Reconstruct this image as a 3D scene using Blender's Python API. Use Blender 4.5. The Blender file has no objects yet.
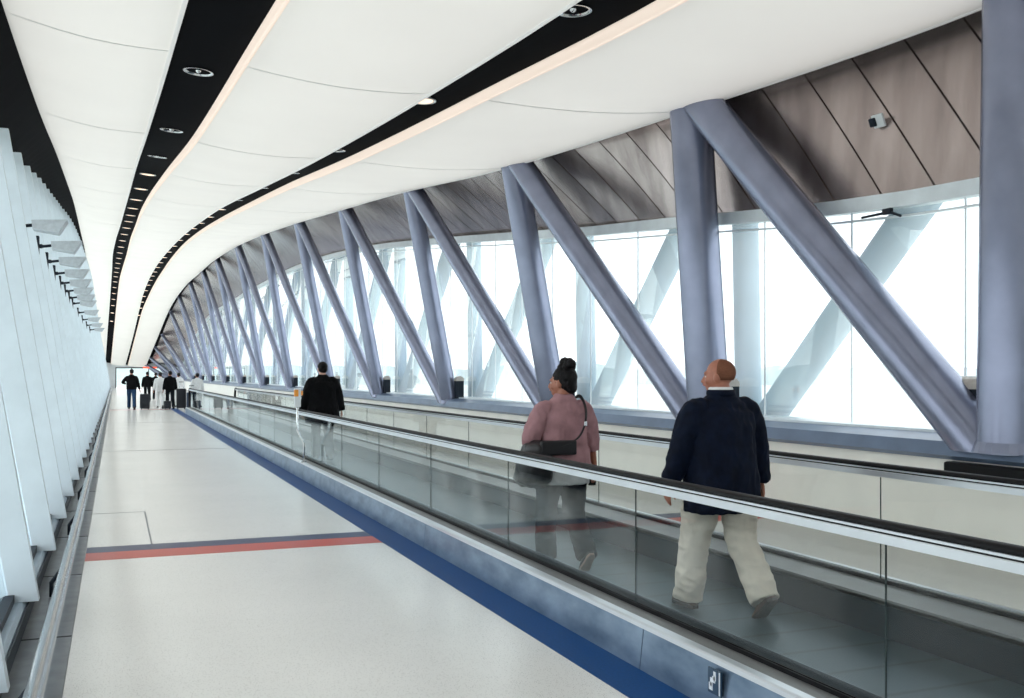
import bpy, bmesh, math, random
from mathutils import Vector, Matrix, noise
random.seed(7)
sc = bpy.context.scene
COL = sc.collection
# ------------------------------------------------------------------ camera, world, exposure
FPX = 1000.0; YAW = math.atan(0.397)
cam_d = bpy.data.cameras.new('camera'); cam = bpy.data.objects.new('camera', cam_d); COL.objects.link(cam)
cam_d.sensor_fit = 'HORIZONTAL'; cam_d.sensor_width = 36.0; cam_d.lens = FPX / 1024 * 36.0
cam_d.shift_y = 25 / 1024.0; cam_d.clip_end = 4000; cam_d.clip_start = 0.05
cam.location = (0, 0, 1.62); cam.rotation_euler = (math.pi / 2, 0, -YAW)
sc.camera = cam
CZ = 1.62
w = bpy.data.worlds.new('sky'); sc.world = w; w.use_nodes = True
nt = w.node_tree; nt.nodes.clear()
wo = nt.nodes.new('ShaderNodeOutputWorld'); bg = nt.nodes.new('ShaderNodeBackground')
tc = nt.nodes.new('ShaderNodeTexCoord'); sx = nt.nodes.new('ShaderNodeSeparateXYZ'); cr = nt.nodes.new('ShaderNodeValToRGB')
nt.links.new(tc.outputs['Generated'], sx.inputs[0]); nt.links.new(sx.outputs['Z'], cr.inputs[0])
cr.color_ramp.elements[0].position = 0.0; cr.color_ramp.elements[0].color = (0.92, 0.915, 0.925, 1)
cr.color_ramp.elements[1].position = 0.35; cr.color_ramp.elements[1].color = (1.0, 0.975, 0.985, 1)
nt.links.new(cr.outputs[0], bg.inputs[0]); bg.inputs[1].default_value = 2.6
nt.links.new(bg.outputs[0], wo.inputs[0])
sc.view_settings.view_transform = 'Standard'; sc.view_settings.look = 'None'
sc.view_settings.gamma = 1.0; sc.view_settings.use_curve_mapping = False
sc.view_settings.exposure = 0.14

# ------------------------------------------------------------------ materials
def srgb(r, g, b):
    f = lambda v: (v / 255 / 12.92) if v / 255 <= 0.04045 else ((v / 255 + 0.055) / 1.055) ** 2.4
    return (f(r), f(g), f(b), 1)
def N(nt, t, **k):
    n = nt.nodes.new(t)
    for a, v in k.items(): setattr(n, a, v)
    return n
def mat(name, col, rough=0.5, metal=0.0, var=0.06, scale=20, bump=0.0, emit=None, estr=0, stretch=None, coat=0.0, dark=None, spec=0.5):
    m = bpy.data.materials.new(name); m.use_nodes = True; nt = m.node_tree
    p = nt.nodes['Principled BSDF']
    p.inputs['Roughness'].default_value = rough; p.inputs['Metallic'].default_value = metal
    p.inputs['Coat Weight'].default_value = coat; p.inputs['Specular IOR Level'].default_value = spec
    tc = N(nt, 'ShaderNodeTexCoord'); mp = N(nt, 'ShaderNodeMapping'); nz = N(nt, 'ShaderNodeTexNoise')
    nt.links.new(tc.outputs['Object'], mp.inputs[0]); nt.links.new(mp.outputs[0], nz.inputs['Vector'])
    if stretch: mp.inputs['Scale'].default_value = stretch
    nz.inputs['Scale'].default_value = scale; nz.inputs['Detail'].default_value = 4
    rp = N(nt, 'ShaderNodeValToRGB'); nt.links.new(nz.outputs['Fac'], rp.inputs[0])
    d = dark or tuple(c * (1 - var * 2) for c in col[:3]) + (1,)
    l = tuple(min(1, c * (1 + var)) for c in col[:3]) + (1,)
    rp.color_ramp.elements[0].position = 0.3; rp.color_ramp.elements[0].color = d
    rp.color_ramp.elements[1].position = 0.7; rp.color_ramp.elements[1].color = l
    nt.links.new(rp.outputs[0], p.inputs['Base Color'])
    if bump:
        b = N(nt, 'ShaderNodeBump'); b.inputs['Strength'].default_value = bump; b.inputs['Distance'].default_value = 0.01
        nt.links.new(nz.outputs['Fac'], b.inputs['Height']); nt.links.new(b.outputs[0], p.inputs['Normal'])
    if emit:
        p.inputs['Emission Color'].default_value = emit; p.inputs['Emission Strength'].default_value = estr
    return m
def glass_mat(name, tint, rough=0.0, ior=1.5, haze=0.0, hazecol=(1, 1, 1, 1)):
    m = bpy.data.materials.new(name); m.use_nodes = True; nt = m.node_tree; nt.nodes.clear()
    o = N(nt, 'ShaderNodeOutputMaterial'); mx = N(nt, 'ShaderNodeMixShader'); fr = N(nt, 'ShaderNodeFresnel')
    tr = N(nt, 'ShaderNodeBsdfTransparent'); gl = N(nt, 'ShaderNodeBsdfGlossy')
    ge = N(nt, 'ShaderNodeNewGeometry'); mm = N(nt, 'ShaderNodeMapRange')      # same reflectance on both faces of the pane
    mm.inputs[3].default_value = ior; mm.inputs[4].default_value = 1 / ior
    nt.links.new(ge.outputs['Backfacing'], mm.inputs[0]); nt.links.new(mm.outputs[0], fr.inputs[0])
    tr.inputs[0].default_value = tint; gl.inputs['Roughness'].default_value = rough
    gl.inputs[0].default_value = (0.95, 1, 1, 1)
    nt.links.new(fr.outputs[0], mx.inputs[0]); nt.links.new(gl.outputs[0], mx.inputs[2])
    if haze:
        tl = N(nt, 'ShaderNodeBsdfTranslucent'); tl.inputs[0].default_value = hazecol
        m2 = N(nt, 'ShaderNodeMixShader'); m2.inputs[0].default_value = haze
        nt.links.new(tr.outputs[0], m2.inputs[1]); nt.links.new(tl.outputs[0], m2.inputs[2]); nt.links.new(m2.outputs[0], mx.inputs[1])
    else: nt.links.new(tr.outputs[0], mx.inputs[1])
    nt.links.new(mx.outputs[0], o.inputs[0])
    return m
def fabric_mat(name='stretched_ceiling_fabric', c0=(0.80, 0.79, 0.75, 1), c1=(0.87, 0.86, 0.81, 1), tr=0.20):  # made translucent, with the roof left out, so sky brightens the ceiling evenly
    m = bpy.data.materials.new(name); m.use_nodes = True; nt = m.node_tree; nt.nodes.clear()
    o = N(nt, 'ShaderNodeOutputMaterial'); ad = N(nt, 'ShaderNodeMixShader'); ad.inputs[0].default_value = tr
    df = N(nt, 'ShaderNodeBsdfDiffuse'); tl = N(nt, 'ShaderNodeBsdfTranslucent')
    tc = N(nt, 'ShaderNodeTexCoord'); nz = N(nt, 'ShaderNodeTexNoise'); nz.inputs['Scale'].default_value = 0.6
    rp = N(nt, 'ShaderNodeValToRGB'); nt.links.new(tc.outputs['Object'], nz.inputs['Vector']); nt.links.new(nz.outputs[0], rp.inputs[0])
    rp.color_ramp.elements[0].color = c0; rp.color_ramp.elements[1].color = c1
    nt.links.new(rp.outputs[0], df.inputs[0]); nt.links.new(rp.outputs[0], tl.inputs[0])
    nt.links.new(df.outputs[0], ad.inputs[1]); nt.links.new(tl.outputs[0], ad.inputs[2]); nt.links.new(ad.outputs[0], o.inputs[0])
    return m
def terrazzo():
    m = bpy.data.materials.new('white_terrazzo'); m.use_nodes = True; nt = m.node_tree; p = nt.nodes['Principled BSDF']
    tc = N(nt, 'ShaderNodeTexCoord')
    v = N(nt, 'ShaderNodeTexVoronoi'); v.inputs['Scale'].default_value = 90
    nt.links.new(tc.outputs['Object'], v.inputs['Vector'])
    r1 = N(nt, 'ShaderNodeValToRGB'); r1.color_ramp.elements[0].position = 0.13; r1.color_ramp.elements[1].position = 0.27
    r1.color_ramp.elements[0].color = (0.40, 0.38, 0.36, 1); r1.color_ramp.elements[1].color = (0.84, 0.825, 0.79, 1)
    nt.links.new(v.outputs['Distance'], r1.inputs[0])
    n2 = N(nt, 'ShaderNodeTexNoise'); n2.inputs['Scale'].default_value = 0.8; n2.inputs['Detail'].default_value = 5
    nt.links.new(tc.outputs['Object'], n2.inputs['Vector'])
    r2 = N(nt, 'ShaderNodeValToRGB'); r2.color_ramp.elements[0].color = (0.86, 0.87, 0.87, 1); r2.color_ramp.elements[1].color = (1, 1, 1, 1)
    nt.links.new(n2.outputs[0], r2.inputs[0])
    mx = N(nt, 'ShaderNodeMix', data_type='RGBA', blend_type='MULTIPLY'); mx.inputs[0].default_value = 1
    nt.links.new(r1.outputs[0], mx.inputs[6]); nt.links.new(r2.outputs[0], mx.inputs[7])
    nt.links.new(mx.outputs[2], p.inputs['Base Color'])
    p.inputs['Roughness'].default_value = 0.2
    return m
def pallet_mat():
    m = bpy.data.materials.new('grooved_pallet'); m.use_nodes = True; nt = m.node_tree; p = nt.nodes['Principled BSDF']
    tc = N(nt, 'ShaderNodeTexCoord'); wv = N(nt, 'ShaderNodeTexWave'); wv.bands_direction = 'X'; wv.inputs['Scale'].default_value = 18
    w2 = N(nt, 'ShaderNodeTexWave'); w2.bands_direction = 'Y'; w2.inputs['Scale'].default_value = 0.78; w2.inputs['Distortion'].default_value = 0
    nt.links.new(tc.outputs['Object'], wv.inputs[0]); nt.links.new(tc.outputs['Object'], w2.inputs[0])
    r = N(nt, 'ShaderNodeValToRGB'); r.color_ramp.elements[0].color = (0.014, 0.030, 0.040, 1); r.color_ramp.elements[1].color = (0.08, 0.135, 0.165, 1)
    nt.links.new(wv.outputs['Fac'], r.inputs[0])
    r2 = N(nt, 'ShaderNodeValToRGB'); r2.color_ramp.elements[0].position = 0.0; r2.color_ramp.elements[1].position = 0.04
    r2.color_ramp.elements[0].color = (0.6, 0.6, 0.6, 1)
    nt.links.new(w2.outputs['Fac'], r2.inputs[0])
    mx = N(nt, 'ShaderNodeMix', data_type='RGBA', blend_type='MULTIPLY'); mx.inputs[0].default_value = 1
    nt.links.new(r.outputs[0], mx.inputs[6]); nt.links.new(r2.outputs[0], mx.inputs[7]); nt.links.new(mx.outputs[2], p.inputs['Base Color'])
    p.inputs['Roughness'].default_value = 0.42; p.inputs['Metallic'].default_value = 0.5
    return m
M = dict(
    fabric=fabric_mat(), terrazzo=terrazzo(), pallet=pallet_mat(),
    lip=fabric_mat('lip_painted_warm_light', (0.93, 0.80, 0.70, 1), (0.97, 0.86, 0.76, 1), 0.35),  # peach colour paints in the warm light along the panel edges
    seam=fabric_mat('ceiling_seam_fabric', (0.86, 0.86, 0.84, 1), (0.9, 0.9, 0.88, 1), 0.15),
    black=mat('matt_black_soffit', (0.004, 0.0045, 0.006, 1), 0.9, spec=0.05),
    tube=mat('blue_grey_painted_steel', (0.25, 0.275, 0.375, 1), 0.26, 0.55, 0.06, 3, coat=0.1),
    outer=mat('pale_teal_painted_steel', (0.22, 0.34, 0.42, 1), 0.45, 0.0, 0.05, 3),
    beam=mat('slate_blue_painted_beam', (0.13, 0.18, 0.27, 1), 0.35, 0.2, 0.08, 3),
    sill=mat('pale_aluminium_sill', (0.70, 0.76, 0.79, 1), 0.35, 0.2, 0.05, 4),
    clad=mat('brushed_brown_steel', (0.47, 0.405, 0.385, 1), 0.27, 0.85, 0.14, 2.0, stretch=(1, 1.4, 0.35), dark=(0.30, 0.25, 0.24, 1)),
    joint=mat('dark_joint', (0.02, 0.02, 0.022, 1), 0.7),
    white=mat('white_painted_metal', (0.72, 0.76, 0.78, 1), 0.4, 0, 0.03, 5),
    fin=mat('pale_blue_white_fin', (0.66, 0.75, 0.81, 1), 0.38, 0, 0.03, 4),
    curb=mat('blue_grey_sill', (0.36, 0.45, 0.53, 1), 0.4, 0.1, 0.06, 4),
    lowwall=mat('cream_low_wall', (0.88, 0.85, 0.77, 1), 0.3, 0, 0.03, 2),
    slate=mat('grey_slate_border', (0.17, 0.185, 0.20, 1), 0.35, 0, 0.15, 7),
    blue=mat('deep_blue_terrazzo', (0.0, 0.052, 0.20, 1), 0.42, 0, 0.08, 60, spec=0.12),
    red=mat('brick_red_terrazzo', srgb(190, 52, 34), 0.3, 0, 0.06, 60, spec=0.25),
    navy=mat('navy_terrazzo', srgb(12, 34, 84), 0.3, 0, 0.06, 60, spec=0.2),
    line=mat('dark_floor_joint', (0.22, 0.23, 0.24, 1), 0.5),
    rail=mat('brushed_stainless', (0.36, 0.37, 0.38, 1), 0.25, 0.95, 0.04, 3),
    alu=mat('bright_aluminium_trim', (0.72, 0.76, 0.80, 1), 0.28, 0.6, 0.03, 4),
    deck=mat('taupe_anodised_deck', (0.22, 0.225, 0.22, 1), 0.45, 0.4, 0.06, 5),
    clad_blue=mat('blue_steel_side_panel', (0.22, 0.30, 0.40, 1), 0.30, 0.65, 0.12, 2.5, stretch=(1, 1.2, 3), dark=(0.10, 0.16, 0.24, 1)),  # darker mottling painted in to imitate blurred reflections on the steel
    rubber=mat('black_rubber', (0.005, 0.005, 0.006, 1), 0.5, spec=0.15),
    skirt=mat('dark_skirt_metal', (0.008, 0.015, 0.022, 1), 0.6, 0.0, 0.0, spec=0.1),
    chrome=mat('chrome', (0.75, 0.77, 0.78, 1), 0.12, 1.0, 0.02),
    lampgrey=mat('pale_grey_lamp_housing', (0.48, 0.52, 0.55, 1), 0.35, 0.2),
    orange=mat('orange_enamel', (0.85, 0.33, 0.04, 1), 0.4),
    gusset=mat('dark_bracket', (0.012, 0.018, 0.028, 1), 0.5, spec=0.2),
    beige=mat('beige_bracket_cap', (0.48, 0.44, 0.40, 1), 0.45),
    lamp_on=mat('lit_lamp', (0.8, 0.6, 0.5, 1), 0.5, emit=(1.0, 0.70, 0.50, 1), estr=1.3),
    lamp_off=mat('dark_reflector', (0.12, 0.14, 0.16, 1), 0.08, 0.9),
    glassR=glass_mat('window_glass', (0.92, 0.97, 0.985, 1), 0, 1.45, 0.16, (0.95, 1, 1, 1)),
    glassL=glass_mat('left_window_glass', (0.93, 0.97, 0.98, 1), 0, 1.45),
    glassB=glass_mat('balustrade_glass', (0.958, 0.970, 0.968, 1), 0, 1.27),
    gjoint=mat('glass_joint_edge', (0.02, 0.04, 0.04, 1), 0.3),
    ground=mat('pale_airfield_ground', (0.60, 0.64, 0.60, 1), 0.9, 0, 0.15, 0.02),
    hill=mat('treeline_painted_haze', (0.42, 0.50, 0.49, 1), 0.9, 0, 0.1, 0.05),  # distance haze painted into the colour, paler than the real green
    signred=mat('lit_red_sign', (0.8, 0.05, 0.02, 1), 0.5, emit=(1, 0.1, 0.04, 1), estr=1.2),
    skin_a=mat('ruddy_skin', srgb(168, 108, 86), 0.5, 0, 0.06, 30),
    skin_b=mat('tan_skin', srgb(160, 104, 82), 0.5, 0, 0.05, 30),
    skin_c=mat('pale_skin', srgb(205, 160, 140), 0.5, 0, 0.05, 30),
    hair_black=mat('black_hair', (0.006, 0.005, 0.006, 1), 0.6, 0, 0.3, 60, bump=0.4, stretch=(1, 1, 0.3), spec=0.2),
    hair_grey=mat('cropped_grey_brown_hair', srgb(122, 80, 62), 0.8, 0, 0.12, 120, spec=0.1),
    navy_cloth=mat('navy_wool', srgb(10, 19, 37), 0.75, 0, 0.2, 14, bump=0.3, spec=0.12),
    chino=mat('stone_cotton', srgb(208, 200, 186), 0.8, 0, 0.06, 12, bump=0.3, spec=0.12),
    pink=mat('dusty_pink_knit', srgb(160, 122, 126), 0.8, 0, 0.1, 10, bump=0.3, spec=0.12),
    grey_shirt=mat('pale_grey_cotton', srgb(200, 202, 203), 0.8, 0, 0.06, 12, bump=0.3, spec=0.12),
    dark_cloth=mat('charcoal_trouser_cloth', srgb(20, 26, 33), 0.8, 0, 0.2, 12, bump=0.3, spec=0.12),
    black_cloth=mat('black_coat_cloth', srgb(8, 9, 12), 0.8, 0, 0.25, 12, bump=0.3, spec=0.12),
    jeans=mat('blue_denim', srgb(42, 66, 96), 0.8, 0, 0.12, 20, spec=0.12),
    white_cloth=mat('white_cotton', srgb(225, 226, 226), 0.8, 0, 0.04, 12, spec=0.12),
    brown_shoe=mat('brown_leather', srgb(92, 70, 60), 0.5, 0, 0.1, 20),
    sole=mat('dark_shoe_sole', srgb(52, 46, 46), 0.7),
    sole_beige=mat('beige_shoe_sole', srgb(150, 130, 118), 0.7),
    leather=mat('black_leather', srgb(20, 20, 24), 0.38, 0, 0.15, 25),
    case=mat('black_suitcase_shell', srgb(16, 20, 30), 0.4),
    case_blue=mat('dark_blue_suitcase_shell', srgb(18, 40, 66), 0.4),
    eye=mat('eye_white', (0.8, 0.8, 0.78, 1), 0.2), lips=mat('lips', srgb(160, 90, 84), 0.5),
    white_mark=mat('white_pictogram', (0.85, 0.9, 0.95, 1), 0.4),
    plate=mat('dark_label_plate', (0.03, 0.07, 0.12, 1), 0.3),
)

# ------------------------------------------------------------------ mesh helpers
class MB:
    def __init__(s): s.b = bmesh.new()
    def box(s, x0, x1, y0, y1, z0, z1, mtx=None, bev=0):
        v = [s.b.verts.new((x, y, z)) for x in (x0, x1) for y in (y0, y1) for z in (z0, z1)]
        F = [s.b.faces.new([v[i] for i in q]) for q in ((0, 1, 3, 2), (4, 6, 7, 5), (0, 4, 5, 1), (2, 3, 7, 6), (0, 2, 6, 4), (1, 5, 7, 3))]
        if mtx: bmesh.ops.transform(s.b, matrix=mtx, verts=v)
        if bev:
            es = list({e for f in F for e in f.edges})
            bmesh.ops.bevel(s.b, geom=es, offset=bev, segments=2, profile=0.5, affect='EDGES')
        return s
    def prism(s, prof, y0, y1):            # closed (x,z) profile extruded along Y
        a = [s.b.verts.new((x, y0, z)) for x, z in prof]; c = [s.b.verts.new((x, y1, z)) for x, z in prof]
        n = len(prof)
        for i in range(n): s.b.faces.new((a[i], a[(i + 1) % n], c[(i + 1) % n], c[i]))
        s.b.faces.new(a[::-1]); s.b.faces.new(c); return s
    def hull8(s, lo, hi):                  # two quads (lists of 4 points) joined
        a = [s.b.verts.new(p) for p in lo]; c = [s.b.verts.new(p) for p in hi]
        for i in range(4): s.b.faces.new((a[i], a[(i + 1) % 4], c[(i + 1) % 4], c[i]))
        s.b.faces.new(a[::-1]); s.b.faces.new(c); return s
    def loft(s, rings, caps=True):
        rs = [[s.b.verts.new(p) for p in r] for r in rings]; n = len(rings[0])
        for a, c in zip(rs, rs[1:]):
            for i in range(n): s.b.faces.new((a[i], a[(i + 1) % n], c[(i + 1) % n], c[i]))
        if caps: s.b.faces.new(rs[0][::-1]); s.b.faces.new(rs[-1])
        return s
    def tube(s, pts, rad, n=12):
        pts = [Vector(p) for p in pts]
        if not isinstance(rad, (list, tuple)): rad = [rad] * len(pts)
        rings = []; up = None
        for i, p in enumerate(pts):
            d = (pts[min(i + 1, len(pts) - 1)] - pts[max(i - 1, 0)]).normalized()
            if up is None: up = Vector((0, 0, 1)) if abs(d.z) < 0.9 else Vector((0, 1, 0))
            a = d.cross(up).normalized(); b2 = a.cross(d).normalized(); up = b2
            r = rad[i]; rx, ry = r if isinstance(r, tuple) else (r, r)
            rings.append([p + a * math.cos(t) * rx + b2 * math.sin(t) * ry for t in [2 * math.pi * k / n for k in range(n)]])
        return s.loft(rings)
    def ell(s, c, r, mtx=None, seg=20):
        m = Matrix.Translation(Vector(c)) @ (mtx or Matrix.Identity(4)) @ Matrix.Diagonal((r[0], r[1], r[2], 1))
        bmesh.ops.create_uvsphere(s.b, u_segments=seg, v_segments=seg * 2 // 3, radius=1, matrix=m); return s
    def cyl(s, c, r, h, n=24, r2=None, mtx=None):
        m = Matrix.Translation(Vector(c)) @ (mtx or Matrix.Identity(4))
        bmesh.ops.create_cone(s.b, cap_ends=True, segments=n, radius1=r, radius2=r if r2 is None else r2, depth=h, matrix=m); return s
    def grid(s, rows):
        rs = [[s.b.verts.new(p) for p in r] for r in rows]
        for a, c in zip(rs, rs[1:]):
            for i in range(len(a) - 1): s.b.faces.new((a[i], a[i + 1], c[i + 1], c[i]))
        return s
    def build(s, name, m, parent=None, smooth=False, fix=True):
        if fix: bmesh.ops.recalc_face_normals(s.b, faces=s.b.faces)
        me = bpy.data.meshes.new(name); s.b.to_mesh(me); s.b.free()
        if smooth:
            for p in me.polygons: p.use_smooth = True
        me.materials.append(m)
        o = bpy.data.objects.new(name, me); COL.objects.link(o)
        if parent: o.parent = parent
        return o
def smooth_angle(o, ang=0.6):
    me = o.data; 
    for p in me.polygons: p.use_smooth = True
    bm = bmesh.new(); bm.from_mesh(me)
    for e in bm.edges:
        if len(e.link_faces) == 2 and e.calc_face_angle(0) > ang: e.smooth = False
    bm.to_mesh(me); bm.free(); return o
def empty(name, loc=(0, 0, 0), rz=0):
    o = bpy.data.objects.new(name, None); COL.objects.link(o); o.location = loc; o.rotation_euler = (0, 0, rz); o.empty_display_size = 0.1; return o
def tag(o, label, cat, group=None, kind=None):
    o['label'] = label; o['category'] = cat
    if group: o['group'] = group
    if kind: o['kind'] = kind
    return o
def struct(o, label=None):
    o['kind'] = 'structure'
    if label: o['label'] = label
    return o
def copy_tree(o, parent=None):
    c = o.copy(); COL.objects.link(c); c.parent = parent
    for ch in [x for x in COL.objects if x.parent == o]: copy_tree(ch, c)
    return c
def interp(xs, ys, x):
    # monotone-ish cubic (Catmull) interpolation with linear ends
    if x <= xs[0]: return ys[0]
    if x >= xs[-1]: return ys[-1]
    i = max(j for j in range(len(xs)) if xs[j] <= x); i = min(i, len(xs) - 2)
    def slope(j):
        if j <= 0: return (ys[1] - ys[0]) / (xs[1] - xs[0])
        if j >= len(xs) - 1: return (ys[-1] - ys[-2]) / (xs[-1] - xs[-2])
        return (ys[j + 1] - ys[j - 1]) / (xs[j + 1] - xs[j - 1])
    h = xs[i + 1] - xs[i]; t = (x - xs[i]) / h
    return (2*t**3 - 3*t*t + 1) * ys[i] + (t**3 - 2*t*t + t) * h * slope(i) + (-2*t**3 + 3*t*t) * ys[i + 1] + (t**3 - t*t) * h * slope(i + 1)

# ------------------------------------------------------------------ measured profile of the bridge
YK = [-8, 6.5, 11.1, 15.9, 21.7, 28.1, 34.9, 43.5, 52, 61.5, 70.9, 81.6, 91.4, 101.1, 111.4, 124]
HK = [3.2, 3.2, 3.33, 3.52, 4.08, 4.63, 5.22, 5.93, 6.4, 6.7, 6.9, 7.0, 6.6, 5.8, 4.0, 0.95]
EDGE = dict(
    L0=[-1.0, -1.00, -1.02, -1.02, -1.08, -1.15, -1.24, -1.40, -1.52, -1.60, -1.71, -1.86, -1.90, -1.90, -1.90, -1.90],
    S1L=[0.70, 0.65, 0.57, 0.46, 0.40, 0.35, 0.29, 0.21, 0.05, -0.11, -0.17, -0.25, -0.36, -0.50, -0.72, -1.02],
    S1R=[1.50, 1.42, 1.28, 1.12, 1.00, 0.86, 0.79, 0.78, 0.69, 0.62, 0.48, 0.32, 0.21, 0.08, -0.12, -0.45],
    S2L=[3.85, 3.65, 3.41, 3.05, 2.98, 2.76, 2.74, 2.76, 2.66, 2.48, 2.37, 2.30, 2.17, 2.07, 1.76, 1.11],
    S2R=[4.65, 4.44, 4.05, 3.60, 3.49, 3.36, 3.29, 3.27, 3.14, 3.02, 2.96, 2.86, 2.63, 2.34, 1.99, 1.38],
    R=[7.24, 7.24, 6.83, 6.22, 5.98, 5.85, 5.77, 5.80, 5.58, 5.38, 5.34, 5.18, 4.90, 4.65, 4.20, 3.32])
def E_(n, y): return interp(YK, EDGE[n], y)
def H_(y): return interp(YK, HK, y)
def dd(X): return 0.018 * (X - 3.5) ** 2 if X < 3.5 else 0.012 * (X - 3.5) ** 2
def CEIL(X, y): return CZ + H_(y) + dd(X) - dd(6.3)
NODE = YK[1:15]                                    # truss nodes
YEND = 124.0; YBACK = -8.0
WTY = [-8, 6.9, 13.2, 15.1, 18.7, 24.1, 29.7, 37.3, 45.1, 52.7, 63.1, 90, 110, 124]
WTZ = [3.3, 3.37, 3.88, 4.05, 4.43, 4.98, 5.50, 6.0, 6.3, 6.4, 6.5, 6.3, 4.3, 2.3]
def WT(y): return interp(WTY, WTZ, y)
YS = []
y = YBACK
while y < YEND:
    YS.append(y); y += 0.8 if y < 30 else 1.6
YS.append(YEND)
YS = sorted(set(YS + NODE))

# ------------------------------------------------------------------ floor
GX0, GX1 = -0.62, 6.95
fl = struct(MB().box(-0.245, 2.39, YBACK, YEND, -0.12, 0.0).build('floor', M['terrazzo']))
struct(MB().box(4.9, GX1, YBACK, YEND, -0.12, 0.0).build('floor', M['terrazzo']))
struct(MB().box(-0.62, -0.247, YBACK, YEND, -0.12, -0.002).build('floor', M['slate']))
struct(MB().box(2.392, 2.70, YBACK, 50, -0.12, 0.0).build('floor', M['blue']))
struct(MB().box(2.392, 4.9, 50, YEND, -0.12, 0.0).build('floor', M['terrazzo']))
struct(MB().box(2.70, 4.9, 43.4, 50, -0.12, 0.0).build('floor', M['terrazzo']))
n = 1
for ys_, kinds in ((9.80, 'rb'), (48.6, 'rb'), (22.6, 'l'), (35.6, 'l'), (61.5, 'l'), (74.5, 'l'), (87, 'rb')):
    for x0, x1 in ((-0.243, 2.388), (4.902, GX1)):
        if kinds == 'rb':
            struct(MB().box(x0, x1, ys_ - 0.40, ys_ + 0.00, -0.05, 0.0015).build('trim_%d' % n, M['red'])); n += 1
            struct(MB().box(x0, x1, ys_ + 0.002, ys_ + 0.32, -0.05, 0.0015).build('trim_%d' % n, M['navy'])); n += 1
        else:
            struct(MB().box(x0, x1, ys_ - 0.05, ys_ + 0.05, -0.05, 0.0012).build('trim_%d' % n, M['line'])); n += 1
struct(MB().box(-0.243, 0.33, 12.53, 12.55, -0.05, 0.0012).box(0.318, 0.334, 10.13, 12.55, -0.05, 0.0013).build('trim_%d' % n, M['line'])); n += 1
for q in range(-3, 26):
    yq = 0.6 + q * 2.05
    struct(MB().box(-0.60, -0.25, yq, yq + 0.02, -0.05, 0.0005).build('trim_%d' % n, M['joint'])); n += 1

# ------------------------------------------------------------------ ceiling bands (stretched fabric) and black strips
def band(a, b, lipa, lipb):
    rows = []
    for y in YS:
        xa, xb = E_(a, y), E_(b, y)
        r = []
        xa2 = xa + (0.045 if lipa else 0); xb2 = xb - (0.045 if lipb else 0)
        for i in range(13):
            t = i / 12; X = xa2 + (xb2 - xa2) * t
            r.append((X, y, CEIL(X, y) - 0.05 * math.sin(math.pi * t)))
        rows.append(r)
    o = MB().grid(rows).build('ceiling', M['fabric'], smooth=True); struct(o, 'white stretched fabric ceiling band')
    for e, sgn, on in ((a, 1, lipa), (b, -1, lipb)):
        if not on: continue
        lp = MB(); rr = []
        for y in YS:
            x = E_(e, y); z = CEIL(x, y)
            rr.append([(x + sgn * 0.047, y, z - 0.002), (x + sgn * 0.03, y, z - 0.014), (x + sgn * 0.006, y, z - 0.012), (x, y, z), (x, y, z + 0.125)])
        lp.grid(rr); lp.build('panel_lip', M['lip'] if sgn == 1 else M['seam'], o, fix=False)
    sm = MB()
    for k, yk in enumerate(NODE[:10] + [1.9]):
        rr = []
        for i in range(13):
            t = i / 12; xa, xb = E_(a, yk) + 0.05, E_(b, yk) - 0.05; X = xa + (xb - xa) * t
            z = CEIL(X, yk) - 0.05 * math.sin(math.pi * t)
            rr.append([(X, yk - 0.012, z - 0.006), (X, yk + 0.012, z - 0.006), (X, yk + 0.012, z - 0.002), (X, yk - 0.012, z - 0.002)])
        sm.loft(rr)
    sm.build('seam', M['seam'], o)
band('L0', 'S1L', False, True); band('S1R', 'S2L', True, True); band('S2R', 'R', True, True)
def black_strip(fa, fb, name='ceiling', label='black recessed ceiling strip'):
    rr = []
    for y in YS:
        xa, za = fa(y); xb, zb = fb(y)
        rr.append([(xa, y, za), (xb, y, zb), (xb, y, zb + 0.05), (xa, y, za + 0.05)])
    struct(MB().loft(rr).build(name, M['black']), label)
for a, b in (('S1L', 'S1R'), ('S2L', 'S2R')):
    black_strip(lambda y, a=a: (E_(a, y) - 0.01, CEIL(E_(a, y), y) + 0.12), lambda y, b=b: (E_(b, y) + 0.01, CEIL(E_(b, y), y) + 0.12))
# left wall section: leaning outwards
def LW(z, y=20):                       # wall plane x at height z
    top = CZ + H_(y)
    return -0.60 - min(0.17, 1.15 / max(top - 0.1, 1)) * (z - 0.1)
def LTOP(y): return CEIL(-1.6, y) - interp([-8, 10, 16, 24, 40, 124], [0.95, 0.95, 0.85, 0.6, 0.2, 0.05], y)
black_strip(lambda y: (LW(LTOP(y), y) - 0.25, LTOP(y) - 0.02), lambda y: (E_('L0', y) + 0.02, CEIL(E_('L0', y), y) + 0.03), label='black soffit band along the left wall')
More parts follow.
